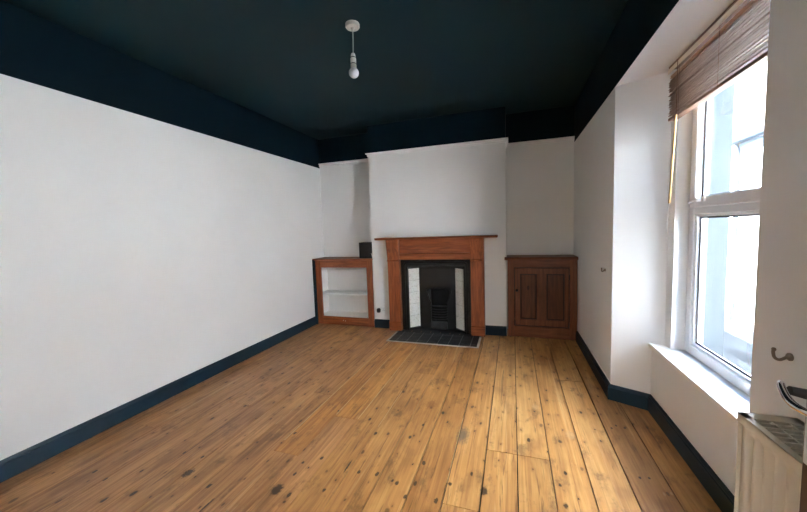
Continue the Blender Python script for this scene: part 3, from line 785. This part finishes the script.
add_box(bm, (RX0, RY0, RZ1-.003), (RX0+.015, RY1, RZ1+.001)); add_box(bm, (RX1-.014, RY0, RZ1-.003), (RX1, RY1, RZ1+.001))
add_box(bm, (RX0, RY1-.030, RZ1-.003), (RX1, RY1, RZ1+.001)); add_box(bm, (RX0, RY0, RZ1-.003), (RX1, RY0+.030, RZ1+.001))
y = RY1-.042
while y > RY0+.035:
    add_box(bm, (RX0+.014, y-.0022, RZ1-.006), (RX1-.012, y+.0022, RZ1-.0005)); y -= .0185
add_box(bm, (RX0+.047, RY0+.02, RZ1-.006), (RX0+.050, RY1-.02, RZ1-.0005)); add_box(bm, (RX0+.080, RY0+.02, RZ1-.006), (RX0+.083, RY1-.02, RZ1-.0005))
obj('top_grille', bm, M['radiator'], ra)
for ya in (RY1-.0015, RY0): obj('end_panel', box((RX0+.002, ya, RZ0), (RX1-.002, ya+.0015, RZ1-.001)), M['radiator'], ra)
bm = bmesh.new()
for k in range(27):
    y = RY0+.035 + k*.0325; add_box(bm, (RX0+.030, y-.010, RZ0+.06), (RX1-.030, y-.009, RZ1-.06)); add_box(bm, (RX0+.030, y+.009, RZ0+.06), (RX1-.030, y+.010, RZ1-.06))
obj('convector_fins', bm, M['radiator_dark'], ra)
for y in (RY1-.15, RY0+.15):
    obj('wall_bracket', box((RX1-.010, y-.015, .25), (XR-.002, y+.015, .70)), M['radiator'], ra)
bm = bmesh.new(); add_tube(bm, bez([(.59, RY1-.02, .172), (.59, RY1-.02, .14), (.59, RY1-.02, .08), (.59, RY1-.02, .001)], 3), .0075, 10); obj('pipe', bm, M['radiator'], ra, smooth=50)

# ------------------------------------------------------------------ hooks
def hook(y0, z0, sy, label):
    t = thing('wall_hook', label, 'hook', (XR, y0, z0), 'curtain tie-back hooks')
    bm = bmesh.new(); add_lathe(bm, [(.010, 0), (.010, -.004), (.007, -.007), (.004, -.009)], (XR, y0, z0), 'x', 18); obj('rosette', bm, M['bronze'], t, smooth=40)
    bm = bmesh.new(); P = bez([(XR-.007, y0, z0), (XR-.011, y0+sy*.005, z0-.007), (XR-.016, y0+sy*.012, z0-.013), (XR-.020, y0+sy*.020, z0-.010), (XR-.021, y0+sy*.024, z0+.002), (XR-.020, y0+sy*.024, z0+.010)], 5)
    add_tube(bm, P, [.0036]*(len(P)-1)+[.0032], 10)
    add_lathe(bm, [(.001, -.005), (.0035, -.004), (.005, 0), (.0035, .004), (.001, .005)], tuple(P[-1]), 'z', 12)
    obj('hook_arm', bm, M['bronze'], t, smooth=50)
hook(1.078, .925, 1, 'bronze curved wall hook above the radiator')
hook(2.850, .922, 1, 'small curved wall hook between the panelled cupboard and the window bay')

# ------------------------------------------------------------------ outside the window
struct(obj('street', box((XO+.0, -6, -.62), (16, 26, -.52)), M['paving']))
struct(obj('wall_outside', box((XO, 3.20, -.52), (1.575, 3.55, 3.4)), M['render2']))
struct(obj('wall_sun_blocker', box((0.80, 4.5, -.52), (XO, 14, 2.9)), M['render2']))  # unseen terrace wall, added to keep sun off the lane
struct(obj('wall_sun_blocker', box((0.80, -6, -.52), (XO, -.3, 2.9)), M['render2']))  # same on the near side, added to shade the ground
struct(obj('wall_outside', box((XO, .30, -.52), (1.90, .65, 3.4)), M['render2']))  # unseen pier, added to block light from the far window reveal
ho = thing('house', 'white rendered house across the lane seen through the window', 'house', (4.2, 7, -.52))
obj('house_wall', box((3.66, -1.6, -.52), (4.6, 15, 5.6)), M['render'], ho)
bm = bmesh.new(); add_tube(bm, [(3.60, 7.28, 2.57), (3.60, -1.5, 2.57)], .055, 10); obj('gutter', bm, M['gutter'], ho, smooth=50)
bm = bmesh.new(); add_prism(bm, [(3.56, 2.60), (3.66, 2.76), (3.66, 2.62)], 1, -1.5, 7.26); obj('lean_to_roof', bm, M['slate_roof'], ho)
bm = bmesh.new(); add_tube(bm, [(3.60, 7.20, 2.56), (3.62, 7.20, 2.40), (3.63, 7.20, -.50)], .028, 10); obj('downpipe', bm, M['gutter'], ho, smooth=50)

# ------------------------------------------------------------------ light
w = bpy.data.worlds.new('World'); scene.world = w; w.use_nodes = True; nt = w.node_tree
bg = nt.nodes['Background']
sky = N(nt, 'ShaderNodeTexSky'); sky.sky_type = 'NISHITA'; sky.sun_disc = False
sky.sun_elevation = math.radians(55); sky.sun_rotation = math.radians(-60); sky.air_density = 1.0; sky.dust_density = 3.0
hs = N(nt, 'ShaderNodeHueSaturation'); hs.inputs['Saturation'].default_value = 1.9
nt.links.new(sky.outputs[0], hs.inputs['Color']); nt.links.new(hs.outputs[0], bg.inputs['Color'])
bg.inputs['Strength'].default_value = 0.32
sd = bpy.data.lights.new('sun', 'SUN'); sd.energy = 22; sd.angle = math.radians(0.6); sd.color = (0.97, 0.985, 1.0)
so_ = bpy.data.objects.new('sun', sd); link(so_)
so_.rotation_euler = Vector((0.53, 0.10, -0.85)).to_track_quat('-Z', 'Y').to_euler()

hl = bpy.data.lights.new('hallway_fill_light', 'POINT'); hl.energy = 8; hl.shadow_soft_size = 0.15; hl.color = (1.0, 0.93, 0.84)  # unseen fill light, added to lift the chimney breast, alcoves and floor
ho_ = bpy.data.objects.new('hallway_fill_light', hl); link(ho_); ho_.location = (0.1, -0.75, 2.2)

# ------------------------------------------------------------------ camera
cd = bpy.data.cameras.new('camera'); cd.sensor_fit = 'HORIZONTAL'; cd.sensor_width = 36; cd.lens = 36*331.02/807; cd.clip_start = 0.02
cam = bpy.data.objects.new('camera', cd); link(cam)
Rr = ((0.94956482, 0.31176232, -0.03362895), (0.00701662, 0.08609291, 0.99626240), (-0.31349229, 0.94625167, -0.07956328))
cam.matrix_world = Matrix(((Rr[0][0], Rr[1][0], -Rr[2][0], 0), (Rr[0][1], Rr[1][1], -Rr[2][1], 0), (Rr[0][2], Rr[1][2], -Rr[2][2], 1.28), (0, 0, 0, 1)))
scene.camera = cam

vs = scene.view_settings
scene.display_settings.display_device = 'sRGB'
vs.view_transform = 'Standard'; vs.look = 'None'; vs.gamma = 1; vs.use_curve_mapping = False
vs.exposure = 3.02
cy = scene.cycles
cy.max_bounces = 14; cy.diffuse_bounces = 8; cy.glossy_bounces = 4; cy.transparent_max_bounces = 8
cy.sample_clamp_indirect = 8
